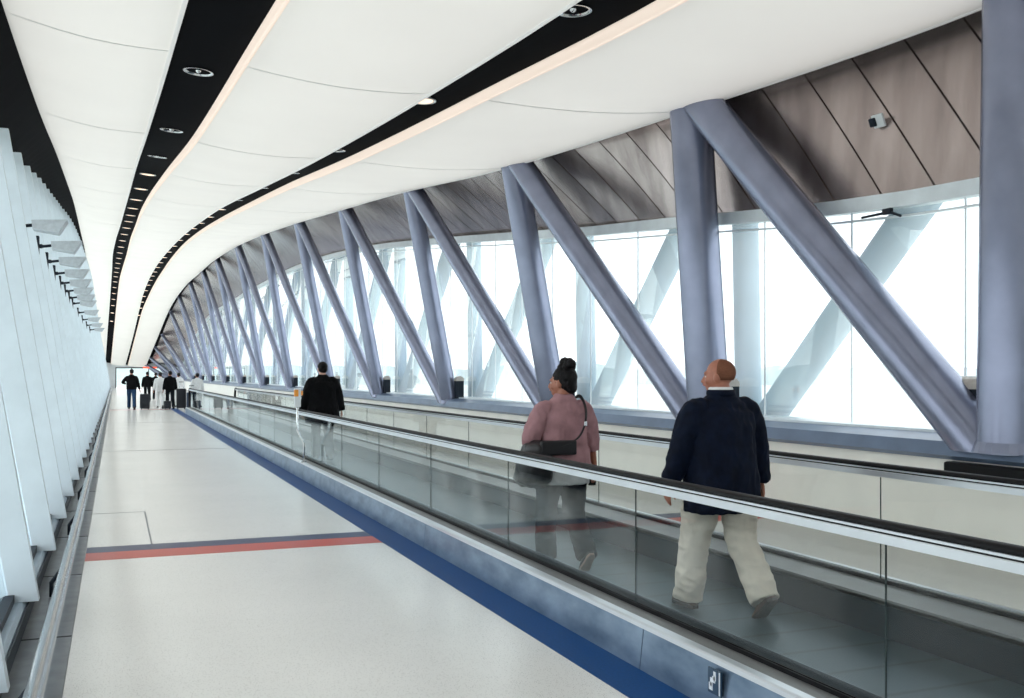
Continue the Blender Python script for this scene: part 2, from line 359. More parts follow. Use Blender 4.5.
# cladding (brushed brown) between right windows and the ceiling edge
XG = 7.30
def CT(y): return (max(E_('R', y) + 0.28, 0), CEIL(E_('R', y), y) + 0.06)
black_strip(lambda y: (E_('R', y) - 0.10, CEIL(E_('R', y), y) + 0.16), lambda y: (CT(y)[0] + 0.75, CT(y)[1] + 0.42), label='added black strip blocking sky light behind the right ceiling edge')  # unseen strip added to keep open-sky light off the cladding tops
LEAN = 1.5
k = 0; yy = -7.0
cl_y = []
while yy < YEND - 2:
    cl_y.append(yy); yy += 0.72 if yy < 24 else 1.8
for a, b in zip(cl_y, cl_y[1:]):
    def P(y, t):
        L = LEAN * t; yt = min(y + L, YEND)
        x0, z0 = XG + 0.02, WT(y); x1, z1 = CT(yt); x1 += 0.05; z1 += 0.3
        return Vector((x0 + (x1 - x0) * t, y + L, z0 + (z1 - z0) * t))
    g = 0.014
    th = Vector((0.04, 0, 0.02)); rg = []
    for q in range(9):
        t = q / 8; p0, p1 = P(a + g, t), P(b - g, t); rg.append([p0, p1, p1 + th, p0 + th])
    o = MB().loft(rg).build('wall_right', M['clad']); smooth_angle(o, 0.5); struct(o, 'brushed brown metal cladding panel')
rr = []
for y in YS:
    z0 = WT(y); x1, z1 = CT(y)
    rr.append([(XG + 0.24, y, z0), (x1 + 0.62, y, z1 + 0.40), (x1 + 0.68, y, z1 + 0.40), (XG + 0.30, y, z0)])
struct(MB().loft(rr).build('wall_right', M['joint']), 'dark backing behind the brown cladding')

# ------------------------------------------------------------------ right wall: windows, beam, low wall
YW = [YBACK, -3, 1.9] + NODE + [YEND]
for i, (a, b) in enumerate(zip(YW, YW[1:])):
    fr = MB()
    def hd(y, z): return y
    top = []
    for (z0, z1, x0, x1) in ((0.0, 0.13, 7.22, 7.36),):
        seg = [a + (b - a) * q / 4 for q in range(5)]
        fr.loft([[(x0, y, WT(y) - z1), (x1, y, WT(y) - z1), (x1, y, WT(y) + 0.02), (x0, y, WT(y) + 0.02)] for y in seg])
        fr.loft([[(7.275, y, WT(y) - 0.225), (7.335, y, WT(y) - 0.225), (7.335, y, WT(y) - 0.205), (7.275, y, WT(y) - 0.205)] for y in seg])
    root = struct(fr.build('window_%d' % (i + 1), M['sill']))
    gb = MB(); seg = [a + (b - a) * q / 6 for q in range(7)]
    gb.loft([[(7.295, y, 1.10), (7.305, y, 1.10), (7.305, y, WT(y) - 0.1), (7.295, y, WT(y) - 0.1)] for y in seg])
    g = gb.build('glass', M['glassR'], root)
    mu = MB(); nm = max(2, round((b - a) / 1.55))
    for q in range(nm):
        y = a + (b - a) * (q + 0.35) / nm
        mu.box(7.29, 7.31, y - 0.005, y + 0.005, 1.1, WT(y) - 0.13)
    mu.build('mullion', M['white'], root)
struct(MB().prism([(7.12, 1.055), (7.12, 1.10), (7.40, 1.12), (7.40, 1.055)], YBACK, YEND).build('window_sill', M['sill'])).name = 'trim_200'
struct(MB().prism([(6.84, 0.90), (6.88, 1.02), (7.10, 1.075), (7.40, 1.075), (7.40, 0.86), (6.90, 0.86)], YBACK, YEND).build('trim_201', M['beam']))
struct(MB().prism([(6.90, 0), (6.96, 0.86), (7.4, 0.86), (7.4, 0)], YBACK, YEND).build('wall_right', M['lowwall']), 'cream low wall below the truss beam')
# dark rounded box against the low wall near the camera
vg = tag(MB().box(6.84, 6.96, 3.4, 6.85, 0.725, 0.845, bev=0.02).build('dark_box', M['rubber']), 'long dark rounded box on the low wall under the nearest truss foot', 'panel')

# ------------------------------------------------------------------ trusses
tr = empty('steel_truss', (7.0, 6.5, 1.0))
tag(tr, 'blue-grey tubular steel truss standing in front of the right-hand windows', 'truss')
inv = Matrix.Translation((-7.0, -6.5, -1.0))
R = 0.275
XT = [7.20, 6.80, 6.30, 6.16, 6.03, 5.90, 5.92, 5.77, 5.65, 5.60, 5.48, 5.25, 5.05, 4.75]
def top_pt(k):
    y = NODE[k]; x = XT[k]; return Vector((x, y, CEIL(E_('R', y), y)))
bases = [Vector((7.02, y, 0.98)) for y in NODE]
allb = [Vector((7.02, 1.9, 0.98))] + bases; allt = [Vector((7.45, 1.9, 4.7))] + [top_pt(k) for k in range(len(NODE))]
for xb, xt, ye in ((6.5, 4.25, 116.5), (6.0, 3.85, 120.5), (5.4, 3.5, 123.6)):
    allb.append(Vector((xb, ye, 0.98))); allt.append(Vector((xt, ye, CEIL(E_('R', ye), ye))))
RU = [0.28, 0.275, 0.265, 0.225, 0.195, 0.185, 0.18, 0.18, 0.18, 0.18, 0.18, 0.18, 0.18, 0.18, 0.18, 0.18, 0.18, 0.18]
RD = [0.24, 0.235, 0.205, 0.18, 0.17, 0.165, 0.16, 0.16, 0.16, 0.16, 0.16, 0.16, 0.16, 0.16, 0.16, 0.16, 0.16, 0.16]
def strut(name, p, q, ext=0.5, r=R, m='tube', parent=None, loc=None):
    d = (q - p).normalized(); q2 = q + d * ext; zc_ = p.z; p = p - d * 0.35
    off = loc
    mb = MB(); mb.tube([p - off, p.lerp(q2, 0.5) - off, q2 - off], r, 28)
    rg = bmesh.ops.bisect_plane(mb.b, geom=mb.b.verts[:] + mb.b.edges[:] + mb.b.faces[:], plane_co=(0, 0, zc_ - 0.03 - off.z), plane_no=(0, 0, -1), clear_outer=True)
    bmesh.ops.holes_fill(mb.b, edges=[e for e in mb.b.edges if e.is_boundary], sides=0)
    o = mb.build(name, M[m], parent); smooth_angle(o); return o
LOC = Vector((7.0, 6.5, 1.0))
for k in range(len(allb)):
    yo = 0.22
    strut('upright_tube', allb[k] + Vector((0, -yo, 0)), allt[k] + Vector((0, -0.12, 0)), 0.35, RU[k], 'tube', tr, LOC)
    if k + 1 < len(allb):
        strut('diagonal_tube', allb[k] + Vector((0, 0.06, 0)), allt[k + 1] + Vector((0, -0.10 - 0.30, 0)), 0.35, RD[k], 'tube', tr, LOC)
    # weld collar on the beam
    MB().tube([allb[k] + Vector((0, -yo, -0.02)) - LOC, allb[k] + Vector((0, -yo, 0.07)) - LOC], [RU[k] + 0.035, RU[k] + 0.005], 28).build('weld_collar', M['tube'], tr)
LOC2 = Vector((7.66, 6.5, 1.0))
tr2 = empty('steel_truss', LOC2); tag(tr2, 'pale outer tubular truss seen through the right-hand window glass', 'truss')
for k in range(len(allb)):
    y = allb[k].y; zt = WT(y) + 0.9
    b0 = Vector((7.66, y, 1.0)); t0 = Vector((7.62, y, zt))
    strut('upright_tube', b0 + Vector((0, -.15, 0)), t0 + Vector((0, -.1, 0)), 0.2, 0.17, 'outer', tr2, LOC2)
    if k > 0:
        y2 = allb[k - 1].y
        strut('diagonal_tube', b0 + Vector((0, -0.5, 0)), Vector((7.62, y2 + 0.45, WT(y2) + 0.9)), 0.1, 0.19, 'outer', tr2, LOC2)
MB().box(-0.2, 0.2, YBACK - 6.5, YEND - 6.5, -0.35, 0.0).build('bottom_beam', M['outer'], tr2)
br0 = None
ordn = ['nearest', 'second nearest', 'third', 'fourth', 'fifth', 'sixth', 'seventh', 'eighth', 'ninth', 'tenth', 'eleventh', 'twelfth', 'thirteenth', 'fourteenth', 'fifteenth', 'sixteenth', 'seventeenth', 'eighteenth', 'nineteenth', 'twentieth']
for k, y in enumerate(NODE[:13]):
    if br0 is None:
        br0 = empty('node_bracket'); o = br0
        MB().prism([(-0.16, 0), (-0.16, 0.42), (-0.12, 0.46), (0.05, 0.46), (0.05, 0)], -0.16, 0.20).build('bracket_plate', M['gusset'], br0)
        MB().prism([(-0.165, 0.41), (-0.165, 0.455), (-0.13, 0.50), (-0.06, 0.525), (0.0, 0.51), (0.055, 0.46), (0.055, 0.41)], -0.17, 0.21).build('bracket_cap', M['beige'], br0)
    else: o = copy_tree(br0)
    o.location = (7.20, y + (0.30 if k == 0 else -0.47), 1.075)
    if k: o.scale = (0.8, 0.5, 0.95)
    tag(o, 'dark bracket with a beige cap at the %s truss foot from the camera' % ordn[k], 'bracket', 'brackets at the truss feet')

# ------------------------------------------------------------------ left wall: curb, windows with fins, bumper rail
struct(MB().prism([(-0.55, 0), (-0.535, 0.13), (-0.56, 0.15), (-0.95, 0.15), (-0.95, 0)], YBACK, YEND).build('baseboard_left', M['curb']), 'blue-grey window curb')
struct(MB().prism([(-0.545, 0.0), (-0.528, 0.135), (-0.518, 0.135), (-0.53, 0.0)], YBACK, YEND).build('trim_202', M['gusset']))
wi = 40; yy = -6.8
while yy < YEND - 1:
    y0, y1 = yy, min(yy + 2.0, YEND); z1 = LTOP(yy + 1)
    fr = MB()
    # fin: leaning flat blade standing on the curb
    zt = LTOP(y1) + 0.04
    wd0, wd1 = 0.17, 0.20
    fr.hull8([(LW(.15, y1) - 0.02, y1 - 0.05, 0.15), (LW(.15, y1) - 0.02 + wd0, y1 - 0.05, 0.15), (LW(.15, y1) - 0.02 + wd0, y1 + 0.05, 0.15), (LW(.15, y1) - 0.02, y1 + 0.05, 0.15)],
             [(LW(zt, y1) - 0.02, y1 - 0.05, zt), (LW(zt, y1) - 0.02 + wd1, y1 - 0.05, zt), (LW(zt, y1) - 0.02 + wd1, y1 + 0.05, zt), (LW(zt, y1) - 0.02, y1 + 0.05, zt)])
    root = struct(fr.build('window_%d' % wi, M['fin']))
    bx = MB()
    bx.hull8([(LW(.15, y1) - 0.30, y1 + 0.05, 0.15), (LW(.15, y1) + 0.10, y1 + 0.05, 0.15), (LW(.15, y1) + 0.10, y1 + 0.34, 0.15), (LW(.15, y1) - 0.30, y1 + 0.34, 0.15)],
             [(LW(zt, y1) - 0.30, y1 + 0.05, zt), (LW(zt, y1) + 0.10, y1 + 0.05, zt), (LW(zt, y1) + 0.10, y1 + 0.34, zt), (LW(zt, y1) - 0.30, y1 + 0.34, zt)])
    bx.build('mullion', M['fin'], root)
    gx0, gx1 = LW(.1, y0), LW(z1, y0)
    gh = MB().hull8([(gx0 - 0.035, y0 + .3, 0.1), (gx0 - 0.025, y0 + .3, 0.1), (gx0 - 0.025, y1, 0.1), (gx0 - 0.035, y1, 0.1)],
                    [(gx1 - 0.035, y0 + .3, z1), (gx1 - 0.025, y0 + .3, z1), (gx1 - 0.025, y1, z1), (gx1 - 0.035, y1, z1)])
    gh.build('glass', M['glassL'], root)
    MB().box(gx0 - 0.06, gx0 + 0.0, y0 + .3, y1 - 0.05, 0.15, 0.20).build('gasket', M['gusset'], root)
    yy += 2.0; wi += 1
rl = empty('bumper_rail', (-0.33, 2, 0.0)); tag(rl, 'round stainless bumper rail running low along the left window wall', 'rail')
mb = MB(); mb.tube([(0, YBACK + 0.5 - 2, 0.22), (0, 40, 0.22), (0, YEND - 4, 0.22)], 0.041, 20); smooth_angle(mb.build('rail_tube', M['rail'], rl))
y = -6.0
while y < 60:
    MB().tube([(-0.03, y, 0.20), (-0.10, y, 0.10), (-0.10, y, 0.0)], 0.016, 8).build('rail_bracket', M['gusset'], rl); y += 3.0

# back and end walls
struct(MB().box(-2.0, 7.6, YBACK - 0.15, YBACK, 0, 5.2).build('wall_back', M['white']))
ze = 2.4
struct(MB().box(-3.2, 0.05, YEND, YEND + 0.2, 0.0, 9).box(5.6, 8.0, YEND, YEND + 0.2, 0, 9).box(0.05, 5.6, YEND, YEND + 0.2, ze, 9).build('wall_end', M['white']))
d1 = struct(MB().box(0.05, 5.6, YEND + 0.02, YEND + 0.1, ze - 0.12, ze).box(0.05, 0.15, YEND, YEND + 0.1, 0, ze).box(5.5, 5.6, YEND, YEND + 0.1, 0, ze).box(1.75, 1.85, YEND, YEND + 0.1, 0, ze).box(3.6, 3.7, YEND, YEND + 0.1, 0, ze).build('door_1', M['gusset']), 'glazed doors at the far end')
MB().box(0.15, 5.5, YEND + 0.04, YEND + 0.05, 0, ze - 0.12).build('glass', M['glassL'], d1)
tag(MB().box(3.0, 4.5, YEND - 1.2, YEND - 1.1, ze - 0.12, ze + 0.04, bev=0.02).build('red_sign', M['signred']), 'small lit red sign above the far end doors', 'sign')

# ------------------------------------------------------------------ outside
struct(MB().box(-900, 1500, -600, 2500, -8.4, -8).build('ground', M['ground']))
rows = [[], [], []]
for i in range(121):
    a = -0.75 + 2.6 * i / 120; r = 900
    x, y = r * math.sin(a), r * math.cos(a); hgt = 8 + 7 * noise.noise(Vector((i * 0.21, 0, 0))) + 4 * noise.noise(Vector((i * 0.9, 3, 0)))
    rows[0].append((x, y, -8)); rows[1].append((x * 1.01, y * 1.01, hgt)); rows[2].append((x * 1.1, y * 1.1, -8))
tag(MB().grid(rows).build('tree_line', M['hill'], smooth=True), 'hazy pale green line of trees on the horizon beyond the windows', 'trees', kind='stuff')

# ------------------------------------------------------------------ moving walkway
W0, W1 = -3.04, 42.50
LC = Vector((3.78, 6.0, 0))
mw = empty('moving_walkway', LC); tag(mw, 'glass-sided moving walkway with black rubber handrails running down the hall', 'moving walkway')
def wk(name, prof, m, y0=W0 - 0.4, y1=W1 + 0.6, sm=False):
    mb = MB(); mb.prism([(x - LC.x, z) for x, z in prof], y0 - LC.y, y1 - LC.y); return mb.build(name, M[m], mw)
def mir(prof): return [(2 * 3.785 - x, z) for x, z in prof]
wk('pallet_belt', [(3.0, -0.1), (3.0, 0.0), (4.42, 0.0), (4.42, -0.1)], 'pallet')
for side in (0, 1):
    f = (lambda p: p) if side == 0 else mir
    ys_ = W0 - 0.4
    while ys_ < W1 + 0.5:                       # side cladding sheets
        y2 = min(ys_ + 4.14, W1 + 0.6)
        wk('side_panel', f([(2.675, 0), (2.70, 0.225), (2.74, 0.225), (2.74, 0)]), 'clad_blue', ys_ + 0.004, y2 - 0.004); ys_ = y2
    wk('panel_edge', f([(2.692, 0.222), (2.692, 0.246), (2.705, 0.252), (2.752, 0.252), (2.752, 0.222)]), 'alu')
    wk('deck', f([(2.753, 0.2), (2.753, 0.246), (2.862, 0.246), (2.862, 0.2)]), 'deck')
    wk('glass_gasket', f([(2.857, 0.2), (2.857, 0.268), (2.864, 0.268), (2.864, 0.2)]), 'rubber')
    wk('glass_gasket', f([(2.877, 0.2), (2.877, 0.268), (2.884, 0.268), (2.884, 0.2)]), 'rubber')
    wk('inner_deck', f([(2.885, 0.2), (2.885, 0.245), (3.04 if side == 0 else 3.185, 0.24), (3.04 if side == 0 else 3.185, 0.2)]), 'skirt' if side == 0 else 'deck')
    xs = 3.04 if side == 0 else 3.185
    wk('skirt', f([(xs - 0.02, 0.002), (xs - 0.02, 0.236), (xs, 0.225), (xs, 0.002)]), 'skirt')
    # handrail: aluminium profile with rubber on top
    wk('handrail_profile', f([(2.832, 0.945), (2.832, 0.980), (2.836, 0.984), (2.904, 0.984), (2.908, 0.980), (2.908, 0.945)]), 'alu')
    wk('handrail_channel', f([(2.840, 0.984), (2.840, 0.992), (2.900, 0.992), (2.900, 0.984)]), 'rubber')
    wk('handrail_guide', f([(2.834, 0.992), (2.834, 1.002), (2.906, 1.002), (2.906, 0.992)]), 'alu')
    rub = [(2.842, 1.003), (2.840, 1.014), (2.845, 1.024), (2.853, 1.030), (2.895, 1.030), (2.905, 1.024), (2.910, 1.014), (2.908, 1.003)]
    o = wk('handrail', f(rub), 'rubber'); smooth_angle(o, 0.7)
    X = 2.870 if side == 0 else 2 * 3.785 - 2.870
    # rounded newel at the far end
    pts = [(X - LC.x, W1 + 0.6 - LC.y + 0.40 * math.sin(t), 0.63 + 0.40 * math.cos(t)) for t in [math.pi * q / 12 for q in range(13)]]
    MB().tube(pts, [(0.045, 0.02)] * 13, 10).build('newel_handrail', M['rubber'], mw, smooth=True)
    r1 = [(X - 0.006 - LC.x, W1 + 0.6 - LC.y + 0.36 * math.sin(t), 0.63 + 0.36 * math.cos(t)) for t in [math.pi * q / 12 for q in range(13)]]
    mb = MB(); a = [mb.b.verts.new(p) for p in r1]; c = [mb.b.verts.new((p[0] + 0.012, p[1], p[2])) for p in r1]
    mb.b.faces.new(a); mb.b.faces.new(c[::-1])
    for q in range(13): mb.b.faces.new((a[q], a[(q + 1) % 13], c[(q + 1) % 13], c[q]))
    mb.build('newel_glass', M['glassB'], mw)
    q = 0; y = W0
    while y < W1 - 0.01:
        MB().box(X - 0.005 - LC.x, X + 0.005 - LC.x, y + 0.0015 - LC.y, y + 2.0685 - LC.y, 0.205, 0.985).build('glass_panel', M['glassB'], mw)
        MB().box(X - 0.004 - LC.x, X + 0.004 - LC.x, y - 0.0015 - LC.y, y + 0.0015 - LC.y, 0.25, 0.95).build('glass_joint', M['gjoint'], mw)
        y += 2.07; q += 1
# pictogram plate on side panel
pl = MB().box(2.668 - LC.x, 2.676 - LC.x, 4.04 - LC.y, 4.15 - LC.y, 0.085, 0.205).build('pictogram_plate', M['plate'], mw)
pm = MB()
def q2(y0, y1, z0, z1): pm.box(2.6655 - LC.x, 2.6685 - LC.x, y0 + 0.25 - LC.y, y1 + 0.25 - LC.y, z0, z1)
q2(3.795, 3.803, 0.09, 0.20); q2(3.83, 3.85, 0.15, 0.195); q2(3.835, 3.86, 0.14, 0.17); q2(3.858, 3.888, 0.10, 0.135); q2(3.862, 3.878, 0.12, 0.16)
pm.build('pictogram', M['white_mark'], pl)

# slim post with orange head beside the balustrade
ps = empty('emergency_stop_post', (2.722, 15.6, 0.25)); tag(ps, 'thin bent chrome post with an orange-topped head on the walkway ledge', 'post')
MB().tube([(0, 0, 0), (0, 0, 0.30), (-0.10, 0, 0.50), (-0.10, 0, 1.02)], 0.017, 10).build('post_tube', M['chrome'], ps, smooth=True)
MB().cyl((0, 0, 0.008), 0.04, 0.016, 16).build('base_flange', M['chrome'], ps)
MB().box(-0.15, -0.05, -0.03, 0.03, 0.86, 1.15, bev=0.012).build('head_box', M['white'], ps)
MB().box(-0.155, -0.085, -0.036, -0.005, 1.02, 1.13, bev=0.012).build('orange_plate', M['orange'], ps)
MB().box(-0.045, -0.02, -0.036, 0.02, 1.04, 1.11, bev=0.008).build('side_button', M['orange'], ps)

# ------------------------------------------------------------------ downlights
def downlight_proto(on):
    e = empty('downlight')
    mb = MB(); n_ = 28
    prof = [(0.17, -0.012), (0.17, 0.0), (0.14, 0.0), (0.135, 0.07), (0.125, 0.07), (0.145, -0.012)]
    rings = [[(r * math.cos(2 * math.pi * i / n_), r * math.sin(2 * math.pi * i / n_), z) for i in range(n_)] for r, z in prof + [prof[0]]]
    mb.loft(rings, caps=False); mb.build('rim', M['chrome'] if not on else M['white'], e, smooth=True)
    if on: MB().cyl((0, 0, -0.006), 0.13, 0.012, 24).build('lens', M['lamp_on'], e)
    else:
        MB().cyl((0, 0, 0.05), 0.12, 0.03, 24, 0.08).build('reflector', M['lamp_off'], e)
        MB().ell((0, 0, 0.02), (0.035, 0.035, 0.045)).build('bulb', M['chrome'], e, smooth=True)
    return e
protos = {}
for strip, a, b, side in ((1, 'S1L', 'S1R', 'left-hand'), (2, 'S2L', 'S2R', 'right-hand')):
    y = 12.1 if strip == 1 else 8.1; k = 0
    while y < 110 and k < 26:
        on = y > (22 if strip == 1 else 28) or (strip == 2 and abs(y - 12) < 0.6)
        if on not in protos: protos[on] = downlight_proto(on); o = protos[on]
        else: o = copy_tree(protos[on])
        x = E_(a, y) * (0.5 if strip == 1 else 0.72) + E_(b, y) * (0.5 if strip == 1 else 0.28)
        za = CEIL(E_(a, y), y) + 0.12; zb = CEIL(E_(b, y), y) + 0.12
        t = (x - E_(a, y) + 0.12) / (E_(b, y) - E_(a, y) + 0.24)
        o.location = (x, y, za + (zb - za) * t - 0.004)
        dz = (CEIL(x, y + 0.5) - CEIL(x, y - 0.5))
        o.rotation_euler = (math.atan(dz), math.atan(-(zb - za) / (E_(b, y) - E_(a, y) + 0.24)), 0)
        nm = ordn[k] if k < 20 else 'twenty-%s' % ['first', 'second', 'third', 'fourth', 'fifth', 'sixth'][k - 20]
        tag(o, '%s round downlight, %s from the camera in the %s black ceiling strip' % ('lit warm' if on else 'unlit dark', nm, side), 'downlight', 'downlights in the %s black strip' % side)
        k += 1; y += 3.78

# ------------------------------------------------------------------ floodlights on the left fins
fl0 = None
yy = 13.2; k = 0
while k < 12:
    if fl0 is None:
        fl0 = empty('floodlight'); o = fl0
        MB().box(-0.03, 0.02, -0.045, 0.045, -0.14, 0.14, bev=0.01).build('wall_plate', M['gusset'], fl0)
        MB().tube([(0.0, 0, 0), (0.05, 0, 0), (0.07, 0, 0), (0.20, 0, 0.02)], [0.03, 0.03, 0.02, 0.02], 12).build('arm', M['gusset'], fl0)
        hb = MB().hull8([(0.18, -0.12, -0.04), (0.46, -0.16, -0.08), (0.46, 0.16, -0.08), (0.18, 0.12, -0.04)], [(0.17, -0.14, 0.06), (0.56, -0.18, 0.08), (0.56, 0.18, 0.08), (0.17, 0.14, 0.06)]).build('housing', M['lampgrey'], fl0)
        MB().box(0.22, 0.52, -0.13, 0.13, 0.040, 0.050).build('lens', M['lamp_on'], hb)
    else: o = copy_tree(fl0)
    o.location = (LW(3.38, yy) + 0.17 - (0.10 if k == 0 else 0), yy, 3.38)
    tag(o, 'white floodlight on a black arm, %s from the camera on the left wall' % ordn[k], 'floodlight', 'floodlights along the left wall')
    k += 1; yy += 2.0 if k < 8 else 4.0

# small fixtures on the right cladding / window head
o = empty('wall_sensor', (7.34, 8.20, 4.24), 0); o.rotation_euler = (0, math.radians(-115), 0.15)
tag(o, 'small square white sensor box on the brown cladding', 'sensor')
MB().box(-0.07, 0.07, -0.07, 0.07, 0, 0.03, bev=0.01).build('housing', M['white'], o)
MB().box(-0.045, 0.045, 0.02, 0.10, 0.005, 0.05, bev=0.01).build('cover', M['gusset'], o)
o = empty('window_latch', (7.20, 7.9, 3.22)); tag(o, 'small black latch under the window head rail', 'latch')
MB().tube([(0, 0.4, 0.02), (0, 0, 0.02), (0, -0.15, -0.04)], 0.014, 8).build('latch_bar', M['gusset'], o)
MB().box(-0.02, 0.02, -0.03, 0.09, 0.0, 0.06, bev=0.006).build('latch_plate', M['gusset'], o)

# ------------------------------------------------------------------ people
def remesh(mb, name, m, parent, vox, wr=0.0, wscale=9, smooth_it=4, stretch=(1, 1, 1), seed=0):
    o = mb.build('tmp', m)
    md = o.modifiers.new('r', 'REMESH'); md.mode = 'VOXEL'; md.voxel_size = vox; md.use_smooth_shade = True
    ms = o.modifiers.new('s', 'SMOOTH'); ms.factor = 0.6; ms.iterations = smooth_it
    dg = bpy.context.evaluated_depsgraph_get()
    me = bpy.data.meshes.new_from_object(o.evaluated_get(dg)); old = o.data
    bpy.data.objects.remove(o); bpy.data.meshes.remove(old)
    if wr:
        nrm = [v.normal.copy() for v in me.vertices]
        for v, nn in zip(me.vertices, nrm):
            p = Vector((v.co.x * stretch[0], v.co.y * stretch[1], v.co.z * stretch[2])) * wscale + Vector((seed, 0, 0))
            f = noise.noise(p + 1.3 * noise.noise_vector(p * 0.5)) 
            g = 1 - abs(noise.noise(p * 1.7 + Vector((5, 5, 5)))) * 2
            v.co += nn * wr * (f + 0.6 * g)
    me.materials.clear(); me.materials.append(m)
    for p in me.polygons: p.use_smooth = True
    me.name = name
    r = bpy.data.objects.new(name, me); COL.objects.link(r); r.parent = parent
    return r
def ik(a, b, l1, l2, pole):
    a, b = Vector(a), Vector(b); d = b - a; L = min(d.length, (l1 + l2) * 0.999); dn = d.normalized()
    x = (l1 * l1 - l2 * l2 + L * L) / (2 * L); h = math.sqrt(max(0, l1 * l1 - x * x))
    p = Vector(pole); p = (p - dn * p.dot(dn)).normalized()
    return a + dn * x + p * h, a + dn * L
def curve(pts, rad, sub=5):
    P, R_ = [], []
    pts = [Vector(p) for p in pts]
    for i in range(len(pts) - 1):
        p0 = pts[max(i - 1, 0)]; p1 = pts[i]; p2 = pts[i + 1]; p3 = pts[min(i + 2, len(pts) - 1)]
        for q in range(sub):
            t = q / sub
            P.append(0.5 * ((2 * p1) + (p2 - p0) * t + (2 * p0 - 5 * p1 + 4 * p2 - p3) * t * t + (3 * p1 - p0 - 3 * p2 + p3) * t ** 3))
            R_.append(rad[i] + (rad[i + 1] - rad[i]) * (3 * t * t - 2 * t ** 3))
    P.append(pts[-1]); R_.append(rad[-1]); return P, R_
def torso(mb, rings, n=24):     # (cx, cy, z, rx, ry)
    sub = []
    for i in range(len(rings) - 1):
        for q in range(4):
            t = q / 4; u = 3 * t * t - 2 * t ** 3
            sub.append([a + (b - a) * (t if j == 2 else u) for j, (a, b) in enumerate(zip(rings[i], rings[i + 1]))])
    sub.append(rings[-1])
    mb.loft([[(cx + rx * math.copysign(abs(math.cos(t)) ** 0.85, math.cos(t)), cy + ry * math.copysign(abs(math.sin(t)) ** 0.85, math.sin(t)), z) for t in [2 * math.pi * k / n for k in range(n)]] for cx, cy, z, rx, ry in sub])
def hand(mb, wr, direc, palm_n, side, curl=0.5):
    d = Vector(direc).normalized(); pn = Vector(palm_n); pn = (pn - d * pn.dot(d)).normalized()   # pn: towards palm
    sd = d.cross(pn).normalized() * side                                                          # towards thumb
    w0 = Vector(wr)
    P, R_ = curve([w0 - d * 0.02, w0 + d * 0.03, w0 + d * 0.085], [0.024, 0.030, 0.030])
    rings = []
    for p, r in zip(P, R_):
        rings.append([p + sd * math.cos(t) * r * 1.32 + pn * math.sin(t) * r * 0.55 for t in [2 * math.pi * k / 14 for k in range(14)]])
    mb.loft(rings)
    for k, (o, L) in enumerate(((0.030, 0.072), (0.010, 0.080), (-0.010, 0.074), (-0.029, 0.058))):
        p = w0 + d * 0.078 + sd * o; a = curl * (0.5 + 0.12 * k); pts = [p]; dir_ = d.copy()
        for s_, fr in enumerate((0.45, 0.32, 0.25)):
            ang = a * (0.6, 1.0, 0.9)[s_]
            dir_ = (dir_ * math.cos(ang) + pn * math.sin(ang)).normalized(); pts.append(pts[-1] + dir_ * L * fr)
            dir_ = dir_
            pn2 = pn
        mb.tube(pts, [0.0095, 0.009, 0.0082, 0.0068], 8)
    t0 = w0 + d * 0.025 + sd * 0.028
    mb.tube([t0, t0 + sd * 0.022 + d * 0.025 + pn * 0.012, t0 + sd * 0.026 + d * 0.052 + pn * 0.022, t0 + sd * 0.020 + d * 0.072 + pn * 0.030], [0.013, 0.0115, 0.010, 0.008], 8)
def head_parts(mb, hm, fat=0.0):
    T = lambda v: hm @ Vector(v)
    rot = hm.to_3x3().to_4x4()
    mb.ell(T((0, -0.012, 0.03)), (0.077 + fat * .5, 0.095, 0.088), rot)
    mb.ell(T((0, 0.018, -0.02)), (0.066 + fat, 0.076, 0.085), rot)
    mb.ell(T((0, 0.045, -0.075)), (0.042 + fat, 0.043, 0.034), rot)
    mb.ell(T((0, 0.080, 0.022)), (0.050, 0.020, 0.014), rot)              # brow
    mb.tube([T((0, 0.088, 0.012)), T((0, 0.106, -0.018)), T((0, 0.112, -0.032)), T((0, 0.095, -0.043))], [0.009, 0.012, 0.015, 0.012], 8)
    for s_ in (-1, 1):
        mb.ell(T((s_ * (0.075 + fat * .6), -0.005, -0.008)), (0.012, 0.022, 0.034), rot @ Matrix.Rotation(s_ * -0.35, 4, 'Z'))
        mb.ell(T((s_ * 0.042, 0.062, -0.03)), (0.024 + fat * .5, 0.022, 0.024), rot)
    mb.tube([T((-0.022, 0.088, -0.058)), T((0, 0.098, -0.056)), T((0.022, 0.088, -0.058))], [0.005, 0.009, 0.005], 8)
